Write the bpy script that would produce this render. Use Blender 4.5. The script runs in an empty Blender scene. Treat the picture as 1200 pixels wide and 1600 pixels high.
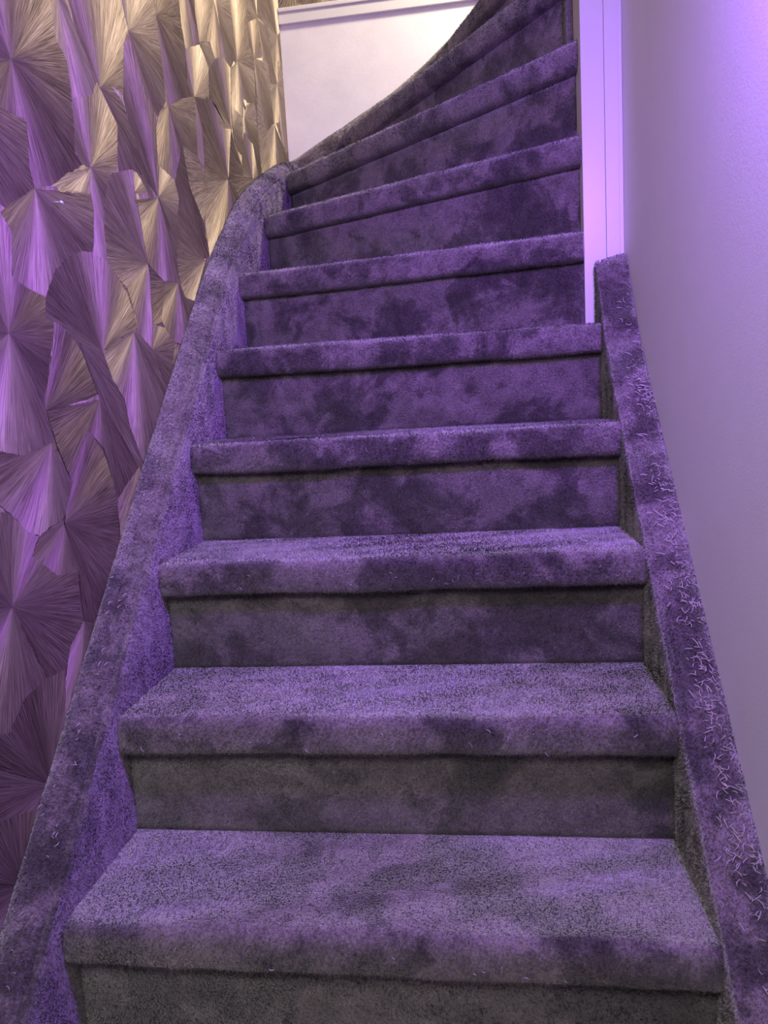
import bpy, math, random
import numpy as np
from mathutils import Vector, Matrix, noise

S = bpy.context.scene
C = S.collection

# ---------------------------------------------------------------- camera
cam_d = bpy.data.cameras.new('camera')
cam = bpy.data.objects.new('camera', cam_d)
C.objects.link(cam)
cam_d.sensor_fit = 'VERTICAL'
cam_d.sensor_height = 24.0
cam_d.sensor_width = 18.0
cam_d.lens = 1149.0 / 1600.0 * 24.0
cam_d.clip_start = 0.02
RX, UP, BK = (0.99034, 0.12593, -0.058), (0.0395, 0.14473, 0.98868), (0.1329, -0.98142, 0.13835)
M4 = Matrix(((RX[0], UP[0], BK[0], 0.5756), (RX[1], UP[1], BK[1], -0.8175), (RX[2], UP[2], BK[2], 0.8485), (0, 0, 0, 1)))
cam.matrix_world = M4
S.camera = cam

# ---------------------------------------------------------------- world and lights
S.view_settings.view_transform = 'Standard'
S.view_settings.look = 'None'
S.view_settings.gamma = 1.0
S.view_settings.exposure = 0.0
W = bpy.data.worlds.new('world')
S.world = W
W.use_nodes = True
W.node_tree.nodes['Background'].inputs[0].default_value = (0.82, 0.94, 0.72, 1)
W.node_tree.nodes['Background'].inputs[1].default_value = 0.08


def area(name, loc, target, size, power, col):
    d = bpy.data.lights.new(name, 'AREA')
    d.shape = 'DISK'
    d.size = size
    d.energy = power
    d.color = col
    o = bpy.data.objects.new(name, d)
    C.objects.link(o)
    o.location = loc
    o.rotation_euler = (Vector(target) - Vector(loc)).to_track_quat('-Z', 'Y').to_euler()
    return o


area('violet_lamp', (0.855, -0.20, 1.48), (0.33, 0.60, 0.60), 0.12, 21.0, (0.37, 0.12, 1.0))
area('warm_upstairs_light', (1.25, 1.45, 2.80), (0.2, 1.5, 2.0), 0.25, 40.0, (1.0, 0.87, 0.64))
area('hall_light', (0.25, -1.20, 1.62), (0.50, -0.05, 0.15), 0.5, 11.5, (1.0, 0.95, 0.93))

# fans of the wallpaper on the left wall: apex and outline as (distance along the wall, height) in metres
FANS = [
 ((0.069,1.276),[(0.132,1.297),(0.181,1.286),(0.244,1.292),(0.237,1.225),(0.244,1.198),(0.152,1.142),(0.095,1.114)]),
 ((0.223,1.365),[(0.159,1.433),(0.349,1.532),(0.346,1.503),(0.353,1.451),(0.379,1.43),(0.382,1.373),(0.379,1.323),(0.372,1.292),(0.394,1.276),(0.339,1.243),(0.289,1.214),(0.245,1.2),(0.237,1.225),(0.244,1.292),(0.181,1.286),(0.128,1.28)]),
 ((0.485,1.431),[(0.397,1.557),(0.617,1.67),(0.608,1.633),(0.626,1.588),(0.601,1.556),(0.578,1.453),(0.543,1.454),(0.485,1.431),(0.472,1.438),(0.421,1.492)]),
 ((0.371,1.520),[(0.345,1.53),(0.381,1.548),(0.421,1.492),(0.476,1.44),(0.451,1.403),(0.383,1.376),(0.379,1.43),(0.353,1.451)]),
 ((0.485,1.431),[(0.485,1.431),(0.533,1.45),(0.57,1.441),(0.615,1.375),(0.693,1.301),(0.631,1.327),(0.579,1.324),(0.521,1.301),(0.538,1.389),(0.507,1.415)]),
 ((0.420,1.279),[(0.383,1.376),(0.454,1.405),(0.485,1.429),(0.506,1.412),(0.538,1.389),(0.518,1.3),(0.459,1.28),(0.42,1.279),(0.394,1.276),(0.372,1.292),(0.38,1.328)]),
 ((0.420,1.279),[(0.42,1.279),(0.342,1.248),(0.292,1.215),(0.344,1.223),(0.41,1.234),(0.42,1.261)]),
 ((0.139,0.980),[(0.099,1.134),(0.154,1.154),(0.178,1.145),(0.162,1.061),(0.147,0.995),(0.139,0.98),(0.072,0.999)]),
 ((0.139,0.980),[(0.139,0.98),(0.16,1.061),(0.193,1.049),(0.239,1.042),(0.253,1.006),(0.246,0.982),(0.225,0.938),(0.22,0.905),(0.199,0.882),(0.177,0.913),(0.145,0.973)]),
 ((0.139,0.980),[(0.072,1.001),(0.139,0.98),(0.061,0.945)]),
 ((0.139,0.980),[(0.139,0.98),(0.148,0.973),(0.179,0.922),(0.198,0.877),(0.219,0.829),(0.207,0.827),(0.164,0.815),(0.131,0.813),(0.087,0.823),(0.038,0.83),(0.061,0.945)]),
 ((0.244,1.198),[(0.244,1.198),(0.27,1.203),(0.41,1.234),(0.415,1.208),(0.401,1.148),(0.392,1.135),(0.353,1.131),(0.301,1.108),(0.276,1.09),(0.245,1.047),(0.236,1.044),(0.193,1.049),(0.163,1.06),(0.173,1.123),(0.152,1.143)]),
 ((0.204,0.875),[(0.262,1.009),(0.295,0.994),(0.327,0.963),(0.347,0.949),(0.367,0.903),(0.321,0.891),(0.253,0.881),(0.204,0.875),(0.199,0.884),(0.226,0.933),(0.246,0.972)]),
 ((0.393,0.974),[(0.24,1.044),(0.276,1.09),(0.312,1.113),(0.359,1.132),(0.395,1.136),(0.448,1.13),(0.488,1.098),(0.509,1.085),(0.53,1.041),(0.538,1.03),(0.507,1.017),(0.466,1.004),(0.393,0.973),(0.349,0.975),(0.298,0.991),(0.266,1.009),(0.231,1.01)]),
 ((0.609,1.158),[(0.464,1.263),(0.488,1.289),(0.579,1.324),(0.589,1.262),(0.598,1.217),(0.609,1.158),(0.528,1.11),(0.509,1.096),(0.472,1.112),(0.445,1.128),(0.443,1.177),(0.455,1.233)]),
 ((0.420,1.279),[(0.42,1.279),(0.488,1.289),(0.466,1.253),(0.457,1.231),(0.432,1.259)]),
 ((0.420,1.279),[(0.402,1.272),(0.424,1.28),(0.457,1.233),(0.444,1.183),(0.445,1.128),(0.422,1.134),(0.394,1.133),(0.403,1.153),(0.415,1.208),(0.412,1.235)]),
 ((0.609,1.158),[(0.609,1.157),(0.523,1.109),(0.511,1.094),(0.533,1.053),(0.54,1.036),(0.525,1.019),(0.539,1.009),(0.589,0.986),(0.61,1.074),(0.616,1.136)]),
 ((0.690,1.302),[(0.601,1.556),(0.626,1.577),(0.681,1.505),(0.726,1.483),(0.705,1.379),(0.693,1.304),(0.612,1.362),(0.574,1.446)]),
 ((0.626,1.588),[(0.626,1.588),(0.696,1.606),(0.78,1.607),(0.78,1.55),(0.783,1.522),(0.727,1.471),(0.678,1.492)]),
 ((0.626,1.588),[(0.617,1.67),(0.792,1.761),(0.77,1.684),(0.78,1.604),(0.695,1.603),(0.626,1.588),(0.608,1.633)]),
 ((0.770,1.684),[(0.77,1.684),(0.795,1.763),(0.921,1.828),(0.916,1.733),(0.928,1.691),(0.916,1.624),(0.959,1.597),(0.879,1.562),(0.788,1.515),(0.781,1.569)]),
 ((0.950,1.857),[(0.913,1.824),(1.026,1.882),(1.019,1.837),(1.029,1.747),(0.928,1.689),(0.916,1.733)]),
 ((1.029,1.747),[(1.026,1.882),(1.202,1.973),(1.166,1.907),(1.092,1.778),(1.029,1.747),(1.015,1.807)]),
 ((1.166,1.907),[(1.167,1.91),(1.204,1.851),(1.202,1.788),(1.137,1.757),(1.107,1.785),(1.077,1.77)]),
 ((1.166,1.907),[(1.18,1.962),(1.305,2.027),(1.331,1.943),(1.32,1.839),(1.269,1.791),(1.194,1.792),(1.204,1.851)]),
 ((1.336,1.837),[(1.305,2.027),(1.495,2.126),(1.475,2.028),(1.476,1.941),(1.515,1.923),(1.395,1.866),(1.336,1.837),(1.322,1.889)]),
 ((0.959,1.597),[(0.928,1.689),(1.028,1.743),(1.081,1.714),(1.066,1.638),(0.959,1.597),(0.921,1.612)]),
 ((1.029,1.747),[(1.029,1.747),(1.092,1.776),(1.137,1.757),(1.098,1.714),(1.08,1.712)]),
 ((1.225,1.623),[(1.1,1.72),(1.137,1.757),(1.203,1.792),(1.264,1.789),(1.231,1.625),(1.148,1.634),(1.069,1.635),(1.083,1.707)]),
 ((1.336,1.837),[(1.269,1.791),(1.336,1.837),(1.373,1.828),(1.372,1.759),(1.348,1.691),(1.247,1.686)]),
 ((1.336,1.837),[(1.342,1.84),(1.51,1.881),(1.489,1.782),(1.4,1.752),(1.372,1.759)]),
 ((1.336,1.837),[(1.382,1.862),(1.516,1.925),(1.517,1.882),(1.342,1.84)]),
 ((1.589,2.068),[(1.495,2.126),(1.607,2.184),(1.589,2.068),(1.473,2.0)]),
 ((1.515,1.921),[(1.474,2.002),(1.589,2.068),(1.633,2.03),(1.607,1.962),(1.515,1.921),(1.476,1.941)]),
 ((1.835,2.129),[(1.607,2.184),(1.819,2.293),(1.835,2.129),(1.709,2.095),(1.59,2.073)]),
 ((1.866,1.833),[(1.819,2.293),(1.963,2.368),(1.916,2.179),(1.835,2.129)]),
 ((1.589,2.068),[(1.589,2.068),(1.709,2.095),(1.742,2.0),(1.784,1.956),(1.688,1.917),(1.616,1.97)]),
 ((1.515,1.921),[(1.515,1.921),(1.683,1.979),(1.709,1.805),(1.593,1.737),(1.535,1.803),(1.513,1.867)]),
 ((1.835,2.129),[(1.71,2.099),(1.835,2.129),(1.793,1.957),(1.742,2.0)]),
 ((1.835,2.129),[(1.835,2.129),(1.92,2.191),(1.916,2.032),(1.825,2.011)]),
 ((1.785,1.958),[(1.814,2.031),(1.918,2.036),(1.87,1.76),(1.795,1.767),(1.774,1.893)]),
 ((1.785,1.958),[(1.679,1.914),(1.794,1.959),(1.772,1.831),(1.707,1.798)]),
 ((0.791,1.516),[(0.795,1.517),(0.879,1.564),(0.96,1.599),(0.961,1.555)]),
 ((0.791,1.516),[(0.795,1.517),(0.961,1.555),(0.945,1.457),(0.853,1.457),(0.809,1.49)]),
 ((0.791,1.516),[(0.791,1.516),(0.809,1.49),(0.857,1.456),(0.828,1.428),(0.788,1.36),(0.706,1.37),(0.714,1.444),(0.743,1.489)]),
 ((0.959,1.597),[(0.959,1.597),(0.981,1.587),(0.999,1.543),(0.987,1.446),(0.945,1.459),(0.957,1.557)]),
 ((1.160,1.473),[(0.959,1.597),(1.079,1.637),(1.107,1.642),(1.137,1.591),(1.16,1.473),(1.051,1.437),(0.987,1.446),(0.994,1.541)]),
 ((1.225,1.623),[(1.066,1.638),(1.148,1.634),(1.231,1.625),(1.14,1.586),(1.107,1.638)]),
 ((1.160,1.473),[(1.135,1.586),(1.235,1.622),(1.241,1.561),(1.165,1.471)]),
 ((1.225,1.623),[(1.247,1.686),(1.342,1.691),(1.317,1.577),(1.273,1.579),(1.241,1.602)]),
 ((1.396,1.535),[(1.225,1.623),(1.246,1.579),(1.309,1.545),(1.454,1.559),(1.372,1.514),(1.255,1.452),(1.165,1.471)]),
 ((1.361,1.696),[(1.337,1.652),(1.384,1.737),(1.462,1.775),(1.497,1.716),(1.508,1.586),(1.454,1.559),(1.427,1.646)]),
 ((1.396,1.535),[(1.342,1.648),(1.427,1.646),(1.46,1.559),(1.302,1.519),(1.307,1.582)]),
 ((1.707,1.798),[(1.513,1.867),(1.535,1.803),(1.593,1.739),(1.707,1.798),(1.695,1.674),(1.501,1.583),(1.496,1.733)]),
 ((1.707,1.798),[(1.707,1.798),(1.788,1.771),(1.899,1.737),(1.72,1.68),(1.693,1.724)]),
 ((0.690,1.302),[(0.693,1.304),(0.709,1.371),(0.788,1.363),(0.804,1.327),(0.78,1.271),(0.756,1.199),(0.728,1.266)]),
 ((0.734,1.451),[(0.788,1.36),(0.853,1.455),(0.878,1.377),(0.946,1.316),(0.965,1.239),(0.925,1.214),(0.868,1.291),(0.804,1.327)]),
 ((1.160,1.473),[(0.853,1.457),(0.949,1.459),(0.982,1.391),(0.946,1.313),(0.877,1.374)]),
 ((0.931,1.221),[(0.804,1.327),(0.862,1.297),(0.909,1.25),(0.931,1.224),(0.758,1.195),(0.773,1.269)]),
 ((0.931,1.221),[(0.758,1.195),(0.941,1.229),(0.841,1.117),(0.789,1.117),(0.76,1.147)]),
 ((0.690,1.302),[(0.577,1.269),(0.69,1.302),(0.728,1.266),(0.756,1.199),(0.764,1.146),(0.678,1.135),(0.622,1.152),(0.609,1.158),(0.598,1.217),(0.589,1.262)]),
 ((0.752,1.143),[(0.615,1.149),(0.678,1.135),(0.678,1.108),(0.652,1.052),(0.607,1.037),(0.607,1.086)]),
 ((0.752,1.143),[(0.681,1.134),(0.76,1.146),(0.776,1.068),(0.777,1.012),(0.701,1.013),(0.649,1.051)]),
 ((0.587,0.988),[(0.602,1.041),(0.662,1.04),(0.708,1.014),(0.641,0.899),(0.601,0.937),(0.59,0.988)]),
 ((0.752,1.143),[(0.763,1.145),(0.789,1.117),(0.849,1.118),(0.774,1.026)]),
 ((1.160,1.473),[(0.988,1.449),(1.051,1.437),(1.165,1.471),(1.168,1.425),(1.071,1.319),(0.969,1.237),(0.955,1.319),(0.955,1.384)]),
 ((1.160,1.473),[(1.159,1.47),(1.255,1.452),(1.182,1.38),(1.065,1.313)]),
 ((0.517,1.017),[(0.466,1.002),(0.507,1.017),(0.533,1.02),(0.591,0.992),(0.616,0.95),(0.644,0.91),(0.506,0.773),(0.48,0.798),(0.464,0.828),(0.453,0.892),(0.415,0.93),(0.392,0.97)]),
 ((0.297,1.001),[(0.32,0.98),(0.393,0.972),(0.416,0.928),(0.501,0.776),(0.478,0.768),(0.368,0.889),(0.347,0.928)]),
 ((0.364,0.892),[(0.209,0.877),(0.253,0.881),(0.364,0.892),(0.319,0.839),(0.285,0.815),(0.251,0.762),(0.22,0.827),(0.204,0.875)]),
 ((0.207,0.828),[(0.038,0.83),(0.134,0.814),(0.076,0.769),(0.024,0.759)]),
 ((0.070,0.615),[(0.024,0.759),(0.094,0.736),(0.126,0.707),(0.15,0.697),(0.138,0.688),(0.127,0.673),(0.24,0.633),(0.231,0.568),(0.238,0.545),(0.203,0.525),(0.174,0.49),(0.128,0.491),(0.07,0.615),(-0.015,0.568)]),
 ((0.217,0.706),[(0.15,0.697),(0.211,0.711),(0.241,0.638),(0.239,0.63),(0.182,0.631),(0.127,0.672)]),
 ((0.207,0.828),[(0.207,0.828),(0.251,0.763),(0.227,0.721),(0.211,0.711),(0.181,0.706),(0.15,0.697),(0.126,0.707),(0.094,0.736),(0.072,0.752),(0.024,0.763),(0.134,0.814)]),
 ((0.217,0.706),[(0.316,0.843),(0.333,0.828),(0.362,0.794),(0.378,0.755),(0.386,0.72),(0.38,0.664),(0.375,0.631),(0.34,0.588),(0.293,0.529),(0.238,0.545),(0.239,0.63),(0.217,0.706),(0.229,0.73),(0.251,0.763),(0.285,0.815)]),
 ((0.364,0.892),[(0.365,0.894),(0.38,0.875),(0.439,0.818),(0.478,0.768),(0.49,0.749),(0.404,0.727),(0.386,0.72),(0.377,0.76),(0.361,0.808),(0.328,0.834),(0.312,0.841)]),
 ((0.238,0.545),[(0.386,0.72),(0.484,0.77),(0.491,0.755),(0.384,0.641),(0.383,0.664)]),
 ((0.070,0.615),[(0.067,0.614),(0.072,0.613),(0.11,0.518),(0.128,0.491),(0.073,0.486),(0.057,0.476),(0.032,0.454),(-0.034,0.472),(-0.015,0.568)]),
 ((0.238,0.545),[(0.238,0.545),(0.272,0.53),(0.241,0.481),(0.184,0.41),(0.152,0.409),(0.17,0.476),(0.193,0.519)]),
 ((0.104,0.342),[(0.032,0.454),(0.073,0.486),(0.12,0.494),(0.174,0.49),(0.156,0.412),(0.167,0.397),(0.124,0.357),(0.104,0.342),(-0.039,0.449),(-0.033,0.476)]),
 ((0.104,0.342),[(-0.039,0.449),(0.104,0.342),(0.089,0.315),(-0.055,0.367)]),
 ((0.018,0.242),[(-0.055,0.37),(0.089,0.317),(0.059,0.277),(0.018,0.242),(-0.07,0.292)]),
 ((0.018,0.242),[(-0.07,0.293),(0.022,0.241),(-0.018,0.181),(-0.1,0.145)]),
]

# ---------------------------------------------------------------- helpers
def mesh_obj(name, verts, faces, mat, parent=None, smooth=False, uv=None):
    me = bpy.data.meshes.new(name)
    me.from_pydata([tuple(v) for v in verts], [], [tuple(f) for f in faces])
    if smooth:
        me.polygons.foreach_set('use_smooth', [True] * len(me.polygons))
    if uv is not None:
        for nm, data in uv.items():
            l = me.uv_layers.new(name=nm)
            l.data.foreach_set('uv', np.asarray(data, dtype=np.float32).ravel())
    me.materials.append(mat)
    me.update()
    o = bpy.data.objects.new(name, me)
    C.objects.link(o)
    if parent:
        o.parent = parent
    return o


def structure(o):
    o['kind'] = 'structure'
    return o


def tag(o, label, cat, group=None, kind=None):
    o['label'] = label
    o['category'] = cat
    if group:
        o['group'] = group
    if kind:
        o['kind'] = kind
    return o


def box(x0, x1, y0, y1, z0, z1, b=0.0):
    """axis box, edges bevelled when b > 0"""
    import bmesh
    bm = bmesh.new()
    bmesh.ops.create_cube(bm, size=1)
    for v in bm.verts:
        v.co = Vector(((x0 + x1) / 2 + v.co.x * (x1 - x0), (y0 + y1) / 2 + v.co.y * (y1 - y0), (z0 + z1) / 2 + v.co.z * (z1 - z0)))
    if b:
        bmesh.ops.bevel(bm, geom=list(bm.edges), offset=b, segments=2, affect='EDGES', profile=0.6)
    bm.verts.index_update()
    vs = [v.co.copy() for v in bm.verts]
    fs = [[v.index for v in f.verts] for f in bm.faces]
    bm.free()
    return vs, fs


def join(parts):
    V, F = [], []
    for vs, fs in parts:
        n = len(V)
        V += list(vs)
        F += [[i + n for i in f] for f in fs]
    return V, F


def nt(name):
    m = bpy.data.materials.new(name)
    m.use_nodes = True
    t = m.node_tree
    for n in list(t.nodes):
        if n.type != 'OUTPUT_MATERIAL' and n.type != 'BSDF_PRINCIPLED':
            t.nodes.remove(n)
    p = t.nodes['Principled BSDF']
    return m, t, p


def N(t, kind, **kw):
    n = t.nodes.new(kind)
    for k, v in kw.items():
        if k.startswith('i_'):
            key = k[2:]
            key = int(key) if key.isdigit() else key
            n.inputs[key].default_value = v
        else:
            setattr(n, k, v)
    return n


def math_(t, op, a, b=None, c=None, clamp=False):
    n = t.nodes.new('ShaderNodeMath')
    n.operation = op
    n.use_clamp = clamp
    for i, v in enumerate((a, b, c)):
        if v is None:
            continue
        if isinstance(v, (int, float)):
            n.inputs[i].default_value = v
        else:
            t.links.new(v, n.inputs[i])
    return n.outputs[0]


def maprange(t, v, a, b, c, d, smooth=False):
    n = t.nodes.new('ShaderNodeMapRange')
    if smooth:
        n.interpolation_type = 'SMOOTHSTEP'
    t.links.new(v, n.inputs[0])
    for i, x in enumerate((a, b, c, d)):
        n.inputs[i + 1].default_value = x
    return n.outputs[0]


def carpet_material():
    m, t, p = nt('plush_carpet')
    tc = N(t, 'ShaderNodeTexCoord')
    co = tc.outputs['Object']
    # pile laid in different directions by feet and brush: patches with fairly sharp edges
    warp = N(t, 'ShaderNodeTexNoise', i_Scale=5.0, i_Detail=3.0)
    t.links.new(co, warp.inputs['Vector'])
    wv = N(t, 'ShaderNodeVectorMath', operation='MULTIPLY_ADD')
    t.links.new(warp.outputs['Color'], wv.inputs[0])
    wv.inputs[1].default_value = (0.22, 0.22, 0.22)
    t.links.new(co, wv.inputs[2])
    big = N(t, 'ShaderNodeTexNoise', i_Scale=7.0, i_Detail=5.0, i_Roughness=0.62)
    t.links.new(wv.outputs[0], big.inputs['Vector'])
    patch = maprange(t, big.outputs[0], 0.42, 0.56, 0.0, 1.0, True)
    med = N(t, 'ShaderNodeTexNoise', i_Scale=28.0, i_Detail=5.0, i_Roughness=0.65)
    t.links.new(co, med.inputs['Vector'])
    medm = maprange(t, med.outputs[0], 0.36, 0.64, 0.0, 1.0)
    fine = N(t, 'ShaderNodeTexNoise', i_Scale=260.0, i_Detail=4.0, i_Roughness=0.75)
    t.links.new(co, fine.inputs['Vector'])
    finem = maprange(t, fine.outputs[0], 0.37, 0.63, 0.0, 1.0)
    f = math_(t, 'MULTIPLY_ADD', patch, 0.44, -0.04)
    f = math_(t, 'MULTIPLY_ADD', medm, 0.28, f)
    f = math_(t, 'MULTIPLY_ADD', finem, 0.36, f)
    ramp = N(t, 'ShaderNodeValToRGB')
    t.links.new(f, ramp.inputs[0])
    e = ramp.color_ramp.elements
    e[0].position = 0.10
    e[0].color = (0.040, 0.034, 0.036, 1)
    e[1].position = 0.95
    e[1].color = (0.31, 0.260, 0.275, 1)
    mid = e.new(0.5)
    mid.color = (0.118, 0.099, 0.105, 1)
    t.links.new(ramp.outputs[0], p.inputs['Base Color'])
    p.inputs['Roughness'].default_value = 0.95
    p.inputs['Specular IOR Level'].default_value = 0.15
    p.inputs['Sheen Weight'].default_value = 1.0
    p.inputs['Sheen Roughness'].default_value = 0.35
    b = N(t, 'ShaderNodeBump', i_Strength=0.9, i_Distance=0.004)
    t.links.new(fine.outputs[0], b.inputs['Height'])
    # the pile shades as a nap: tuft normals are blended with the normal of the backing
    at = N(t, 'ShaderNodeAttribute', attribute_name='nap')
    ge = N(t, 'ShaderNodeNewGeometry')
    bl = N(t, 'ShaderNodeVectorMath', operation='MULTIPLY_ADD')
    t.links.new(ge.outputs['Normal'], bl.inputs[0])
    bl.inputs[1].default_value = (0.85, 0.85, 0.85)
    t.links.new(at.outputs['Vector'], bl.inputs[2])
    nz_ = N(t, 'ShaderNodeVectorMath', operation='NORMALIZE')
    t.links.new(bl.outputs[0], nz_.inputs[0])
    t.links.new(nz_.outputs[0], b.inputs['Normal'])
    t.links.new(b.outputs[0], p.inputs['Normal'])
    return m


def fibre_material():
    m, t, p = nt('loose_fibre')
    p.inputs['Base Color'].default_value = (0.62, 0.54, 0.58, 1)
    p.inputs['Roughness'].default_value = 0.8
    return m


def paint_material(name, col, rough, scale=60.0, bump=0.12, mottled=0.0):
    m, t, p = nt(name)
    tc = N(t, 'ShaderNodeTexCoord')
    n = N(t, 'ShaderNodeTexNoise', i_Scale=scale, i_Detail=4.0)
    t.links.new(tc.outputs['Object'], n.inputs['Vector'])
    n2 = N(t, 'ShaderNodeTexNoise', i_Scale=9.0, i_Detail=5.0, i_Roughness=0.65)
    t.links.new(tc.outputs['Object'], n2.inputs['Vector'])
    mix = N(t, 'ShaderNodeMix', data_type='RGBA')
    t.links.new(maprange(t, n2.outputs[0], 0.3, 0.7, 0, 1), mix.inputs['Factor'])
    k = 1.0 - mottled
    mix.inputs['A'].default_value = (col[0] * k, col[1] * k, col[2] * k, 1)
    mix.inputs['B'].default_value = (*col, 1)
    t.links.new(mix.outputs['Result'], p.inputs['Base Color'])
    p.inputs['Roughness'].default_value = rough
    b = N(t, 'ShaderNodeBump', i_Strength=bump, i_Distance=0.002)
    t.links.new(n.outputs[0], b.inputs['Height'])
    t.links.new(b.outputs[0], p.inputs['Normal'])
    return m


def wallpaper_material():
    """embossed foil: every fan carries its own apex-relative coordinates (u, v) in metres"""
    m, t, p = nt('embossed_fan_wallpaper')
    uv = N(t, 'ShaderNodeUVMap', uv_map='fan')
    sd = N(t, 'ShaderNodeUVMap', uv_map='seed')
    s = N(t, 'ShaderNodeSeparateXYZ')
    t.links.new(uv.outputs[0], s.inputs[0])
    q = N(t, 'ShaderNodeSeparateXYZ')
    t.links.new(sd.outputs[0], q.inputs[0])
    u, v = s.outputs[0], s.outputs[1]
    ang = math_(t, 'ARCTAN2', v, u)
    rad = math_(t, 'SQRT', math_(t, 'ADD', math_(t, 'MULTIPLY', u, u), math_(t, 'MULTIPLY', v, v)))
    cs = N(t, 'ShaderNodeCombineXYZ')
    t.links.new(math_(t, 'MULTIPLY', ang, 85.0), cs.inputs[0])
    t.links.new(math_(t, 'MULTIPLY', rad, 13.0), cs.inputs[1])
    t.links.new(math_(t, 'MULTIPLY', q.outputs[0], 37.0), cs.inputs[2])
    ln = N(t, 'ShaderNodeTexNoise', i_Scale=1.0, i_Detail=3.0, i_Roughness=0.75)
    t.links.new(cs.outputs[0], ln.inputs['Vector'])
    line = maprange(t, ln.outputs[0], 0.34, 0.66, 0.0, 1.0)
    # thin pressed grooves between the strands
    cg = N(t, 'ShaderNodeCombineXYZ')
    t.links.new(math_(t, 'MULTIPLY', ang, 55.0), cg.inputs[0])
    t.links.new(math_(t, 'MULTIPLY', rad, 5.0), cg.inputs[1])
    t.links.new(math_(t, 'MULTIPLY', q.outputs[0], 53.0), cg.inputs[2])
    gn = N(t, 'ShaderNodeTexNoise', i_Scale=1.0, i_Detail=2.0, i_Roughness=0.6)
    t.links.new(cg.outputs[0], gn.inputs['Vector'])
    groove = maprange(t, math_(t, 'ABSOLUTE', math_(t, 'SUBTRACT', gn.outputs[0], 0.5)), 0.0, 0.035, 0.0, 1.0, True)
    # broad bands of the print inside one fan
    cb = N(t, 'ShaderNodeCombineXYZ')
    t.links.new(math_(t, 'MULTIPLY', ang, 3.0), cb.inputs[0])
    t.links.new(math_(t, 'MULTIPLY', rad, 3.0), cb.inputs[1])
    t.links.new(math_(t, 'MULTIPLY', q.outputs[0], 91.0), cb.inputs[2])
    bd = N(t, 'ShaderNodeTexNoise', i_Scale=1.0, i_Detail=2.0)
    t.links.new(cb.outputs[0], bd.inputs['Vector'])
    f = math_(t, 'MULTIPLY_ADD', line, 0.50, 0.0)
    f = math_(t, 'MULTIPLY_ADD', maprange(t, bd.outputs[0], 0.3, 0.7, 0, 1), 0.20, f)
    f = math_(t, 'MULTIPLY_ADD', q.outputs[1], 0.22, f)
    f = math_(t, 'MULTIPLY', f, math_(t, 'MULTIPLY_ADD', groove, 0.60, 0.47))
    ramp = N(t, 'ShaderNodeValToRGB')
    t.links.new(f, ramp.inputs[0])
    e = ramp.color_ramp.elements
    e[0].position = 0.12
    e[0].color = (0.10, 0.070, 0.062, 1)
    e[1].position = 0.85
    e[1].color = (0.60, 0.52, 0.44, 1)
    mid = e.new(0.48)
    mid.color = (0.33, 0.262, 0.215, 1)
    t.links.new(ramp.outputs[0], p.inputs['Base Color'])
    p.inputs['Metallic'].default_value = 0.68
    p.inputs['Roughness'].default_value = 0.60
    p.inputs['Anisotropic'].default_value = 0.85
    # grooves run along the radius, so the highlight is drawn out across it
    tg = N(t, 'ShaderNodeCombineXYZ')
    inv = math_(t, 'DIVIDE', 1.0, math_(t, 'MAXIMUM', rad, 0.0001))
    t.links.new(math_(t, 'MULTIPLY', math_(t, 'MULTIPLY', v, -1.0), inv), tg.inputs[1])
    t.links.new(math_(t, 'MULTIPLY', u, inv), tg.inputs[2])
    t.links.new(tg.outputs[0], p.inputs['Tangent'])
    b = N(t, 'ShaderNodeBump', i_Strength=0.6, i_Distance=0.0015)
    t.links.new(math_(t, 'MULTIPLY_ADD', groove, 0.35, ln.outputs[0]), b.inputs['Height'])
    t.links.new(b.outputs[0], p.inputs['Normal'])
    return m


CARPET = carpet_material()
FIBRE = fibre_material()
PLASTER = paint_material('wall_paint', (0.86, 0.86, 0.90), 0.75, 260.0, 0.10, 0.04)
PANEL = paint_material('panel_paint', (0.88, 0.86, 0.90), 0.7, 120.0, 0.15, 0.10)
WHITE = paint_material('white_gloss_paint', (0.76, 0.75, 0.77), 0.35, 30.0, 0.05, 0.02)
PAPER = wallpaper_material()
FLOOR = paint_material('floor_boards', (0.12, 0.09, 0.07), 0.5, 20.0, 0.1, 0.4)

# ---------------------------------------------------------------- setting
XL, XR, YB = -0.055, 0.899, 1.88
G, R, OV, T = 0.1954, 0.2, 0.030, 0.0600
SW = 0.8387     # clear width between the strings


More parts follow.
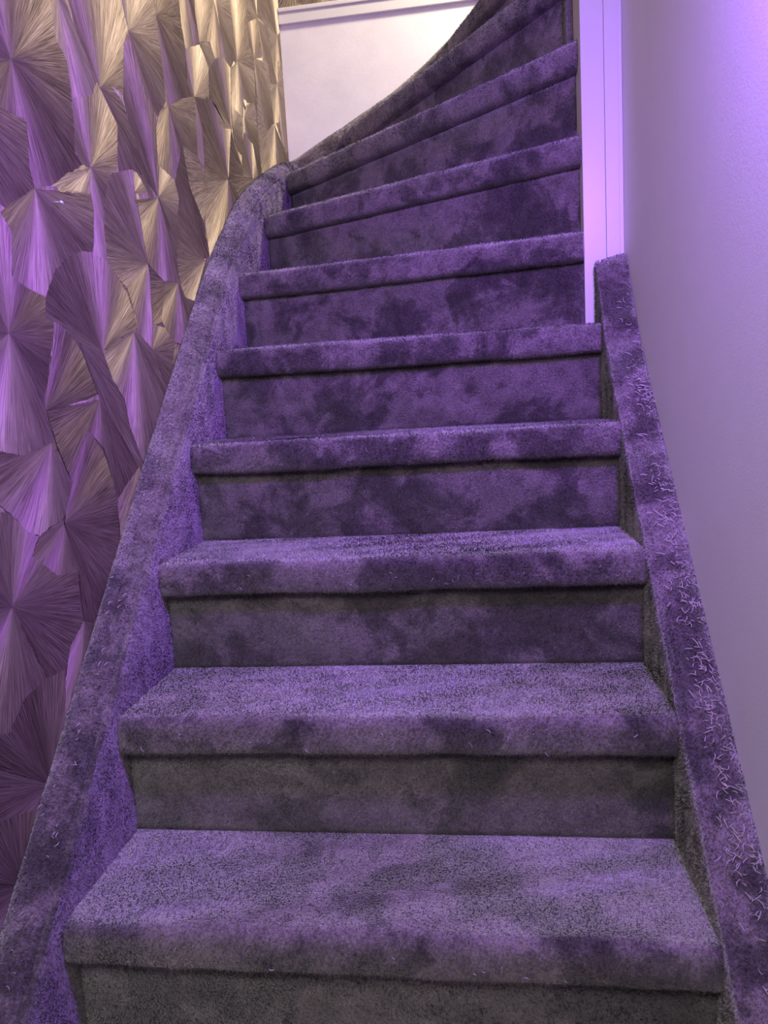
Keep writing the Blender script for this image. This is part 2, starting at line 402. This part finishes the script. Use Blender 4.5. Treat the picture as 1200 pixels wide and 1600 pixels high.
def fan_wall(name, fans, bounds, place, rnd, gap):
    """wallpaper: fans painted over one another on a wall; place(a, z, lift) maps to the wall"""
    V, F, UV, SD = [], [], [], []

    def add(apex, poly, lift, seed, tone):
        # subdivided, slightly frayed outline
        pts = []
        n = len(poly)
        if sum(poly[i][0] * poly[(i + 1) % n][1] - poly[(i + 1) % n][0] * poly[i][1] for i in range(n)) < 0:
            poly = list(poly)[::-1]
        for i in range(n):
            a, b = Vector(poly[i]), Vector(poly[(i + 1) % n])
            L = (b - a).length
            k = max(1, int(L / 0.006))
            for j in range(k):
                pt = a.lerp(b, j / k)
                if j:
                    d = (b - a).normalized()
                    pt = pt + Vector((-d.y, d.x)) * rnd.uniform(-0.0011, 0.0011)
                pts.append(pt)
        base = len(V)
        for q in pts:
            V.append(place(q.x, q.y, lift))
            UV.append((q.x - apex[0], q.y - apex[1]))
            SD.append((seed, tone))
        F.append(list(range(base, base + len(pts))))

    a0, a1, z0, z1 = bounds
    add((a0 - 0.2, z0 - 0.2), [(a0, z0), (a1, z0), (a1, z1), (a0, z1)], 0.0, 0.1, 0.3)
    lift = 0.0
    # the repeat of the paper outside the part the picture shows closely: staggered fans
    da, dz = 0.125, 0.16
    nz = int((z1 - z0) / dz) + 2
    na = int((a1 - a0) / da) + 2
    for iz in range(nz, -1, -1):
        for ia in range(na):
            ax = a0 + (ia + 0.5 * (iz % 2)) * da + rnd.uniform(-.03, .03)
            az = z0 + iz * dz + rnd.uniform(-.03, .03)
            up = rnd.random() < 0.5
            rr = rnd.uniform(0.15, 0.21)
            c0 = math.radians((90 if up else -90) + rnd.uniform(-30, 30))
            half = math.radians(rnd.uniform(38, 62))
            poly = [(ax, az)]
            for j in range(5):
                th = c0 - half + 2 * half * j / 4
                r_ = rr * rnd.uniform(0.88, 1.06)
                poly.append((ax + math.cos(th) * r_ * 0.8, az + math.sin(th) * r_))
            poly = [(min(max(x_, a0), a1), min(max(z_, z0), z1)) for x_, z_ in poly]
            if len(set(poly)) < 4:
                continue
            add((ax, az), poly, ((iz % 3) * 4 + ia % 4 + 1) * 1e-5, rnd.random(), rnd.random())
    lift = 1.4e-4
    for apex, poly in fans:
        lift += gap
        add(apex, poly, lift, rnd.random(), rnd.random())
    me = bpy.data.meshes.new(name)
    me.from_pydata([tuple(v) for v in V], [], F)
    lu = me.uv_layers.new(name='fan')
    ls = me.uv_layers.new(name='seed')
    vi = np.empty(len(me.loops), dtype=np.int32)
    me.loops.foreach_get('vertex_index', vi)
    lu.data.foreach_set('uv', np.asarray(UV, dtype=np.float32)[vi].ravel())
    ls.data.foreach_set('uv', np.asarray(SD, dtype=np.float32)[vi].ravel())
    me.materials.append(PAPER)
    o = bpy.data.objects.new(name, me)
    C.objects.link(o)
    return structure(o)


rnd = random.Random(7)
gapd = 0.000012
wl = fan_wall('wall_left', FANS, (-2.2, YB + 0.02, 0.0, 3.6), lambda a, z, l: (XL - 0.0008 + l, a, z), rnd, gapd)
wb = fan_wall('wall_back', [], (XL, 2.4, 2.2, 3.6), lambda a, z, l: (a, YB + 0.006 - l, z), rnd, gapd)
vs, fs = box(XL - 0.15, XL - 0.005, -2.2, YB + 0.15, -0.1, 3.6)
structure(mesh_obj('wall_left', vs, fs, PLASTER))
vs, fs = box(XL - 0.004, 2.4, YB, YB + 0.12, -0.1, 2.205)
structure(mesh_obj('wall_back', vs, fs, PANEL))
# rail that caps the white panel
vs, fs = join([box(XL, 2.4, YB - 0.012, YB + 0.02, 2.180, 2.222, 0.002), box(XL, 2.4, YB - 0.018, YB + 0.02, 2.216, 2.230, 0.003)])
structure(mesh_obj('trim_1', vs, fs, WHITE))
vs, fs = box(XR, XR + 0.12, -2.2, 0.99, -0.1, 3.6)
structure(mesh_obj('wall_right', vs, fs, PLASTER))
vs, fs = box(XR + 0.12, 2.4, 0.93, 1.02, -0.1, 3.6)
structure(mesh_obj('wall_inner', vs, fs, PLASTER))
vs, fs = box(XL - 0.15, XR + 0.12, -2.2, YB, -0.1, 0.0)
structure(mesh_obj('floor', vs, fs, FLOOR))

# ---------------------------------------------------------------- carpeted winding staircase
stair = bpy.data.objects.new('winding_staircase', None)
C.objects.link(stair)
tag(stair, 'steep winding staircase covered in mottled taupe plush carpet, turning right at the top', 'staircase')
rng = np.random.default_rng(11)


def bumpy(p, amp=0.0012):
    a = noise.noise(Vector(p) * 22.0) + 0.5 * noise.noise(Vector(p) * 60.0)
    return a * amp


def carpet_obj(name, V, F, pile, parent, density=60000, length=0.0042, amp=0.0013, label=None, nap=(0, 0, 0)):
    """solid body plus short leaning pile on the faces flagged in `pile`"""
    V = np.array([tuple(v) for v in V], dtype=np.float64)
    vol = 0.0
    for f in F:
        for j in range(1, len(f) - 1):
            vol += np.dot(V[f[0]], np.cross(V[f[j]], V[f[j + 1]]))
    if vol < 0:
        F = [list(f)[::-1] for f in F]
    me0 = bpy.data.meshes.new('tmp')
    me0.from_pydata(V.tolist(), [], F)
    me0.update()
    nv = np.empty(len(V) * 3)
    me0.vertex_normals.foreach_get('vector', nv)
    nv = nv.reshape(-1, 3)
    bpy.data.meshes.remove(me0)
    dsp = np.array([bumpy(v, amp) for v in V])
    V = V + nv * dsp[:, None]
    tris, tn = [], []
    for f, pf in zip(F, pile):
        if pf:
            for j in range(1, len(f) - 1):
                tris.append((f[0], f[j], f[j + 1]))
    tris = np.array(tris)
    a, b, c = V[tris[:, 0]], V[tris[:, 1]], V[tris[:, 2]]
    nn = np.cross(b - a, c - a)
    ar = np.linalg.norm(nn, axis=1) / 2
    nn = nn / (2 * ar[:, None] + 1e-12)
    total = ar.sum()
    n = int(total * density)
    idx = rng.choice(len(tris), n, p=ar / total)
    r1, r2 = rng.random(n), rng.random(n)
    s1 = np.sqrt(r1)
    P = a[idx] * (1 - s1)[:, None] + b[idx] * (s1 * (1 - r2))[:, None] + c[idx] * (s1 * r2)[:, None]
    nrm = nn[idx]
    # lay of the pile: a smooth random field
    fld = np.stack([np.sin(P @ w + ph) for w, ph in LAY], axis=1)
    swirl = fld @ LAYD
    vf = np.stack([np.sin(V @ w + ph) for w, ph in LAY], axis=1) @ LAYD
    nlay = np.vstack([vf - (vf * nv).sum(1)[:, None] * nv, np.repeat(swirl - (swirl * nrm).sum(1)[:, None] * nrm, 3, axis=0)])
    lay = swirl + rng.normal(0, 0.55, (n, 3))
    lay -= (lay * nrm).sum(1)[:, None] * nrm
    L = length * rng.uniform(0.6, 1.25, n)
    tip = P + nrm * (L * 0.80)[:, None] + lay * (L * 0.42)[:, None]
    sd = rng.normal(0, 1, (n, 3))
    sd -= (sd * nrm).sum(1)[:, None] * nrm
    sd /= np.linalg.norm(sd, axis=1)[:, None] + 1e-9
    wd = (length * 0.27) * rng.uniform(0.7, 1.3, n)
    root = P - nrm * 0.0006
    BV = np.stack([root - sd * wd[:, None], root + sd * wd[:, None], tip + sd * (wd * .35)[:, None]], axis=1).reshape(-1, 3)
    nb = len(V)
    me = bpy.data.meshes.new(name)
    allV = np.vstack([V, BV])
    nl0 = sum(len(f) for f in F)
    me.vertices.add(len(allV))
    me.vertices.foreach_set('co', allV.astype(np.float32).ravel())
    loops = np.concatenate([np.concatenate([np.array(f) for f in F]), np.arange(nb, nb + 3 * n)]).astype(np.int32)
    starts = np.concatenate([[0], np.cumsum([len(f) for f in F])[:-1], nl0 + 3 * np.arange(n)]).astype(np.int32)
    me.loops.add(len(loops))
    me.loops.foreach_set('vertex_index', loops)
    me.polygons.add(len(starts))
    me.polygons.foreach_set('loop_start', starts)
    sm = np.zeros(len(starts), dtype=bool)
    sm[:len(F)] = True
    me.update(calc_edges=True)
    me.polygons.foreach_set('use_smooth', sm)
    me.materials.append(CARPET)
    at = me.attributes.new('nap', 'FLOAT_VECTOR', 'POINT')
    at.data.foreach_set('vector', (np.vstack([nv, np.repeat(nrm, 3, axis=0)]) + np.array(nap) + 0.30 * nlay).astype(np.float32).ravel())
    o = bpy.data.objects.new(name, me)
    C.objects.link(o)
    o.parent = parent
    if label:
        o['label'] = label
    return o


_r = np.random.default_rng(3)
LAY = [(_r.normal(0, 1, 3) * s, _r.uniform(0, 6.3)) for s in (14, 20, 28, 38, 50, 64, 80, 100)]
LAYD = _r.normal(0, 0.42, (8, 3))

# nose lines in plan: (left point, right point) of each step's front edge
EX = 0.006
lines = {}
for k in range(1, 6):
    lines[k] = ((-EX, (k - 1) * G), (SW + EX, (k - 1) * G))


def ext(a, b, e=0.01):
    a, b = Vector(a), Vector(b)
    d = (b - a).normalized() * e
    return (tuple(a - d), tuple(b + d))


lines[6] = ((-0.01, 0.998), (0.810, 0.856))
lines[7] = ((-0.01, 1.275), (0.815, 0.880))
lines[8] = ((-0.01, 1.585), (0.816, 0.902))
lines[9] = ext((0.155, 1.832), (0.806, 0.972))
lines[10] = ext((0.47, 1.832), (0.835, 1.03))
lines[11] = ext((0.76, 1.832), (0.90, 1.03))
lines[12] = ext((1.02, 1.832), (1.02, 1.03))
lines[13] = ext((1.24, 1.832), (1.24, 1.03))
lines[14] = ext((2.2, 1.832), (2.2, 1.03))


def inward(k):
    a, b = Vector(lines[k][0]), Vector(lines[k][1])
    d = (b - a).normalized()
    return Vector((-d.y, d.x))


def rline(k, u, off=OV):
    a, b = Vector(lines[k][0]), Vector(lines[k][1])
    return a.lerp(b, u) + inward(k) * off


def tread(k):
    zt = k * R + (0.004 if k in (7, 8) else 0.0)
    a, b = Vector(lines[k][0]), Vector(lines[k][1])
    n = inward(k)
    nu = max(30, int((b - a).length / 0.012))
    prof = [(0.062, -T), (0.045, -T), (0.028, -T - .001), (0.014, -T)]
    r2 = 0.012
    for j in range(1, 4):
        th = math.radians(-90 - 30 * j)
        prof.append((r2 + math.cos(th) * r2, -T + r2 + math.sin(th) * r2))
    prof.append((-0.001, -T * 0.55))
    r1 = 0.019
    for j in range(0, 6):
        th = math.radians(180 - 18 * j)
        prof.append((r1 + math.cos(th) * r1, -r1 + math.sin(th) * r1))
    prof = [p for p in prof]
    nin = 14
    V, rows = [], []
    for i in range(nu + 1):
        u = i / nu
        base = a.lerp(b, u)
        row = []
        wob = 0.0022 * noise.noise(Vector((u * 9, k * 3.1, 0)))
        for (s, z) in prof:
            q = base + n * (s + (wob if s < 0.02 else 0))
            row.append(len(V))
            V.append((q.x, q.y, zt + z + (wob if z < -.04 and s < .03 else 0)))
        st = base + n * r1
        if k == 8:
            c0, c1 = Vector((-0.01, 1.842)), rline(9, 0)
            uu = 0.17
            en = c0.lerp(c1, u / uu) if u < uu else rline(9, (u - uu) / (1 - uu))
        else:
            en = rline(k + 1, u)
        en = en + (en - st).normalized() * 0.014
        for j in range(1, nin + 1):
            w = j / nin
            q = st.lerp(en, w)
            zz = zt
            row.append(len(V))
            V.append((q.x, q.y, zz))
        row.append(len(V))
        V.append((en.x, en.y, zt - T))
        rows.append(row)
    m = len(rows[0])
    F, pile = [], []
    for i in range(nu):
        for j in range(m):
            j2 = (j + 1) % m
            F.append([rows[i][j], rows[i + 1][j], rows[i + 1][j2], rows[i][j2]])
            pile.append(2 <= j < m - 2)
    F.append(list(rows[0])[::1])
    F.append(list(rows[-1])[::-1])
    pile += [False, False]
    dens = {1: 130000, 2: 130000, 3: 110000, 4: 100000, 5: 90000}.get(k, 70000)
    ln = {1: 0.0036, 2: 0.0038, 3: 0.004}.get(k, 0.0044)
    return carpet_obj('tread', V, F, pile, stair, dens, ln)


def riser(k):
    """carpeted board from the tread below up to under the nose of step k"""
    z0, z1 = (k - 1) * R, k * R - T + 0.002
    nu, nz = 64, 14
    V, F, pile = [], [], []
    n = inward(k)
    fr, bk = [], []
    for i in range(nu + 1):
        u = i / nu
        r, s = [], []
        for j in range(nz + 1):
            w = j / nz
            q = rline(k, u, OV)
            q2 = rline(k, u, OV + 0.02)
            r.append(len(V)); V.append((q.x, q.y, z0 + (z1 - z0) * w))
            s.append(len(V)); V.append((q2.x, q2.y, z0 + (z1 - z0) * w))
        fr.append(r); bk.append(s)
    for i in range(nu):
        for j in range(nz):
            F.append([fr[i][j], fr[i + 1][j], fr[i + 1][j + 1], fr[i][j + 1]]); pile.append(True)
            F.append([bk[i][j], bk[i][j + 1], bk[i + 1][j + 1], bk[i + 1][j]]); pile.append(False)
        F.append([fr[i][0], bk[i][0], bk[i + 1][0], fr[i + 1][0]]); pile.append(False)
        F.append([fr[i][nz], fr[i + 1][nz], bk[i + 1][nz], bk[i][nz]]); pile.append(False)
    for j in range(nz):
        F.append([fr[0][j], fr[0][j + 1], bk[0][j + 1], bk[0][j]]); pile.append(False)
        F.append([fr[nu][j], bk[nu][j], bk[nu][j + 1], fr[nu][j + 1]]); pile.append(False)
    dens = {1: 130000, 2: 120000, 3: 100000, 4: 90000, 5: 90000}.get(k, 70000)
    return carpet_obj('riser', V, F, pile, stair, dens, 0.0034, nap=(0, 0, -0.75))   # the pile of the risers is brushed downwards


for k in range(1, 14):
    tread(k)
    riser(k)


def interp(tab, x):
    xs = [p[0] for p in tab]
    ys = [p[1] for p in tab]
    return float(np.interp(x, xs, ys))


def smooth_tab(tab, n, w):
    xs = np.linspace(tab[0][0], tab[-1][0], n)
    out = []
    for x in xs:
        vals = [interp(tab, min(max(x + d, tab[0][0]), tab[-1][0])) for d in np.linspace(-w, w, 7)]
        e = min(x - tab[0][0], tab[-1][0] - x)
        out.append((x, float(np.mean(vals)) if e > w else interp(tab, x)))
    return out


def string_solid(name, sect, path, place, parent, dens, label=None, pile_rng=None, length=0.004):
    """sect: list of (across, dz) ordered round the section; path: (along, ztop)"""
    V, rows = [], []
    for (s, zt) in path:
        row = []
        for (c, dz) in sect:
            row.append(len(V))
            V.append(place(s, c, zt + dz))
        rows.append(row)
    m = len(sect)
    F, pile = [], []
    for i in range(len(path) - 1):
        for j in range(m):
            j2 = (j + 1) % m
            F.append([rows[i][j], rows[i][j2], rows[i + 1][j2], rows[i + 1][j]])
            pile.append(pile_rng[0] <= j < pile_rng[1])
    F.append(list(rows[0])[::-1]); pile.append(True)
    F.append(list(rows[-1])); pile.append(True)
    return carpet_obj(name, V, F, pile, parent, dens, length, 0.0016, label)


def nl(y):
    return (y / G + 1) * R


ltab = [(-0.27, nl(-0.27) + 0.050), (0.0, nl(0) + 0.054), (0.3, nl(0.3) + 0.058), (0.55, nl(0.55) + 0.060), (0.72, nl(0.72) + 0.058), (0.86, 1.137), (0.975, 1.243),
        (1.07, 1.320), (1.20, 1.424), (1.37, 1.520), (1.56, 1.610), (1.78, 1.700), (1.878, 1.728)]
lpath = smooth_tab(ltab, 190, 0.05)
sectL = [(-0.0565, -0.33), (-0.0565, -0.20), (-0.0565, -0.10), (-0.0565, -0.03), (-0.0565, -0.001), (-0.050, 0.003), (-0.038, 0.003), (-0.027, -0.001), (-0.018, -0.006), (-0.012, -0.011),
         (-0.0085, -0.022), (-0.005, -0.023), (0.001, -0.019), (0.004, -0.030), (0.004, -0.06), (0.003, -0.10), (0.003, -0.14), (0.003, -0.18), (0.003, -0.23), (0.003, -0.28), (0.003, -0.33)]
sl = string_solid('stringer', sectL[::-1], lpath, lambda s, c, z: (c, s, max(z, 0.0)), stair, 110000, None, (0, 17))

btab = [(-0.054, 1.722), (0.0, 1.748), (0.178, 1.838), (0.317, 1.908), (0.454, 2.000), (0.566, 2.092), (0.66, 2.20), (0.80, 2.36), (0.95, 2.52), (1.2, 2.74), (1.3, 2.80), (2.2, 2.80)]
bpath = smooth_tab(btab, 150, 0.04)
sectB = [(0.0, -0.40), (0.0, -0.1), (0.0, -0.006), (-0.005, 0.001), (-0.016, 0.002), (-0.028, -0.003), (-0.040, -0.010), (-0.046, -0.018), (-0.048, -0.03), (-0.048, -0.10), (-0.048, -0.20), (-0.048, -0.40)]
sb = string_solid('stringer', sectB, bpath, lambda s, c, z: (s, YB + 0.001 + c, z), stair, 70000, None, (1, 11))

rtab = [(-0.27, nl(-0.27) + 0.004), (0.0, nl(0) + 0.004), (0.4, nl(0.4) + 0.0), (0.7, nl(0.7) + 0.004), (0.78, nl(0.78) + 0.018), (0.84, 1.122), (0.860, 1.138), (0.866, 1.134), (0.869, 1.118)]
rpath = smooth_tab(rtab[:7], 140, 0.04) + rtab[7:]
sectR = [(0.0605, -0.36), (0.0605, -0.2), (0.0605, -0.1), (0.0605, -0.03), (0.0605, 0.004), (0.056, 0.009), (0.046, 0.008), (0.034, 0.005), (0.022, 0.002), (0.013, -0.001), (0.008, -0.006), (0.0055, -0.006), (0.001, -0.004),
         (-0.003, -0.008), (-0.004, -0.016), (-0.003, -0.06), (-0.003, -0.10), (-0.003, -0.14), (-0.003, -0.19), (-0.003, -0.24), (-0.003, -0.30), (-0.003, -0.36)]
sr = string_solid('stringer', sectR, rpath, lambda s, c, z: (SW + c, s, max(z, 0.0)), stair, 120000, None, (3, 20))

# short carpeted string that carries on behind the white post
ptab = [(0.975, 1.66 + 0.05), (0.99, 2.25), (1.03, 2.45)]
vs, fs = box(0.800, 0.880, 0.972, 1.035, 1.3, 2.9, 0.006)
newel = carpet_obj('newel_casing', vs, fs, [True] * len(fs), stair, 60000, 0.004, 0.0)

# ---------------------------------------------------------------- white post at the turn
post = bpy.data.objects.new('newel_post', None)
C.objects.link(post)
post.location = (0.855, 0.93, 0.9)
tag(post, 'tall white painted wooden post with a narrow cover strip, standing between stair and right wall', 'post')


def part(name, vs, fs, mat, parent, **kw):
    o = mesh_obj(name, [Vector(v) - Vector(parent.location) for v in vs], fs, mat, parent, **kw)
    return o


vs, fs = box(0.8140, 0.8610, 0.871, 0.972, 0.95, 3.6, 0.0018)
part('post_board', vs, fs, WHITE, post)
vs, fs = join([box(0.8620, 0.891, 0.874, 0.972, 0.95, 3.6, 0.002)])
part('cover_strip', vs, fs, WHITE, post)
vs, fs = box(0.891, 0.8985, 0.877, 0.972, 0.95, 3.6, 0.0008)
part('sealant_bead', vs, fs, WHITE, post)


# ---------------------------------------------------------------- loose fibres shed on the strings
def fibres(name, spots, label, group, lo=0.006, hi=0.016, rad=0.0007):
    r = random.Random(len(spots))
    V, F = [], []
    for (p, n) in spots:
        p, n = Vector(p), Vector(n).normalized()
        t1 = Vector((r.gauss(0, 1), r.gauss(0, 1), r.gauss(0, 1)))
        t1 = (t1 - n * t1.dot(n)).normalized()
        t2 = n.cross(t1)
        L = r.uniform(lo, hi)
        bend = r.uniform(-2.2, 2.2)
        hgt = r.uniform(0.1, 0.45)
        segs = 5
        pts = []
        q = p + n * 0.0032
        th = 0.0
        for i in range(segs + 1):
            pts.append(q.copy())
            d = t1 * math.cos(th) + t2 * math.sin(th) + n * hgt * math.cos(i / segs * 3.0)
            q = q + d.normalized() * L / segs
            th += bend / segs
        b0 = len(V)
        for i, q in enumerate(pts):
            rr = rad * (1 if 0 < i < segs else 0.5)
            for j in range(3):
                a = j * 2.094
                V.append(q + (n * math.cos(a) + t2 * math.sin(a)) * rr)
        for i in range(segs):
            for j in range(3):
                j2 = (j + 1) % 3
                F.append([b0 + i * 3 + j, b0 + i * 3 + j2, b0 + i * 3 + 3 + j2, b0 + i * 3 + 3 + j])
        F.append([b0 + 2, b0 + 1, b0])
        F.append([b0 + segs * 3 + j for j in range(3)])
    o = mesh_obj(name, V, F, FIBRE)
    tag(o, label, 'fibres', group, 'stuff')
    return o


rf = random.Random(5)


def ztop(path, s):
    return interp(path, s)


up = (0.0, -R / G * 0.7, 1.0)
spots = []
for i in range(480):
    y = rf.uniform(-0.05, 0.80) if rf.random() < 0.3 else min(max(rf.choice([0.06, 0.13, 0.2, 0.24, 0.33, 0.42, 0.47, 0.62]) + rf.gauss(0, 0.022), -0.1), 0.85)
    c = min(max(rf.gauss(0.042, 0.012), 0.012), 0.057)
    spots.append(((SW + c, y, ztop(rpath, y) + 0.004), up))
fibres('carpet_fibres', spots, 'curly pale loose carpet fibres scattered along the right carpeted stringer', None)
spots = []
for i in range(130):
    y = rf.uniform(-0.1, 1.0)
    c = rf.uniform(-0.05, -0.012)
    spots.append(((c, y, ztop(lpath, y) - 0.001), up))
fibres('carpet_fibres', spots, 'few short loose carpet fibres lying on the left stringer beside the patterned wallpaper', None, 0.004, 0.010, 0.0005)
spots = []
for i in range(90):
    k = rf.choice([1, 1, 2, 2, 3, 3, 4, 4, 5])
    x = rf.uniform(0.03, 0.8)
    if rf.random() < 0.5:
        spots.append(((x, (k - 1) * G - 0.001, k * R - rf.uniform(0.02, 0.05)), (0, -1, 0.15)))
    else:
        spots.append(((x, (k - 1) * G + rf.uniform(0.03, 0.16), k * R), (0, 0, 1)))
fibres('carpet_fibres', spots, 'sparse loose carpet fibres caught on the lower steps of the staircase', None, 0.004, 0.011, 0.0004)

# ---------------------------------------------------------------- small hook in the wallpaper
m, t, p = nt('zinc_plated_steel')
p.inputs['Base Color'].default_value = (0.75, 0.76, 0.82, 1)
p.inputs['Metallic'].default_value = 0.6
p.inputs['Roughness'].default_value = 0.3
ZINC = m


def tube(pts, rad, n=10):
    V, F = [], []
    pts = [Vector(q) for q in pts]
    for i, q in enumerate(pts):
        d = (pts[min(i + 1, len(pts) - 1)] - pts[max(i - 1, 0)]).normalized()
        a = d.orthogonal().normalized()
        b = d.cross(a)
        r_ = rad[i] if isinstance(rad, (list, tuple)) else rad
        for j in range(n):
            th = 2 * math.pi * j / n
            V.append(q + (a * math.cos(th) + b * math.sin(th)) * r_)
    for i in range(len(pts) - 1):
        for j in range(n):
            F.append([i * n + j, i * n + (j + 1) % n, (i + 1) * n + (j + 1) % n, (i + 1) * n + j])
    F.append(list(range(n))[::-1])
    F.append([(len(pts) - 1) * n + j for j in range(n)])
    return V, F


hook = bpy.data.objects.new('wall_nail', None)
C.objects.link(hook)
hook.location = (XL, 0.293, 1.192)
tag(hook, 'tiny bent silver nail sticking out of the patterned wallpaper', 'nail')
vs, fs = tube([(-0.012, 0, 0), (0.004, 0.001, -0.0005), (0.009, 0.003, -0.002)], 0.0010)
mesh_obj('shank', vs, fs, ZINC, hook, smooth=True)
vs, fs = tube([(0.0080, 0.0005, 0.0002), (0.0090, 0.002, -0.001), (0.0104, 0.0042, -0.0028), (0.0108, 0.0048, -0.0032)], [0.0022, 0.0027, 0.0027, 0.0018])
mesh_obj('nail_head', vs, fs, ZINC, hook, smooth=True)
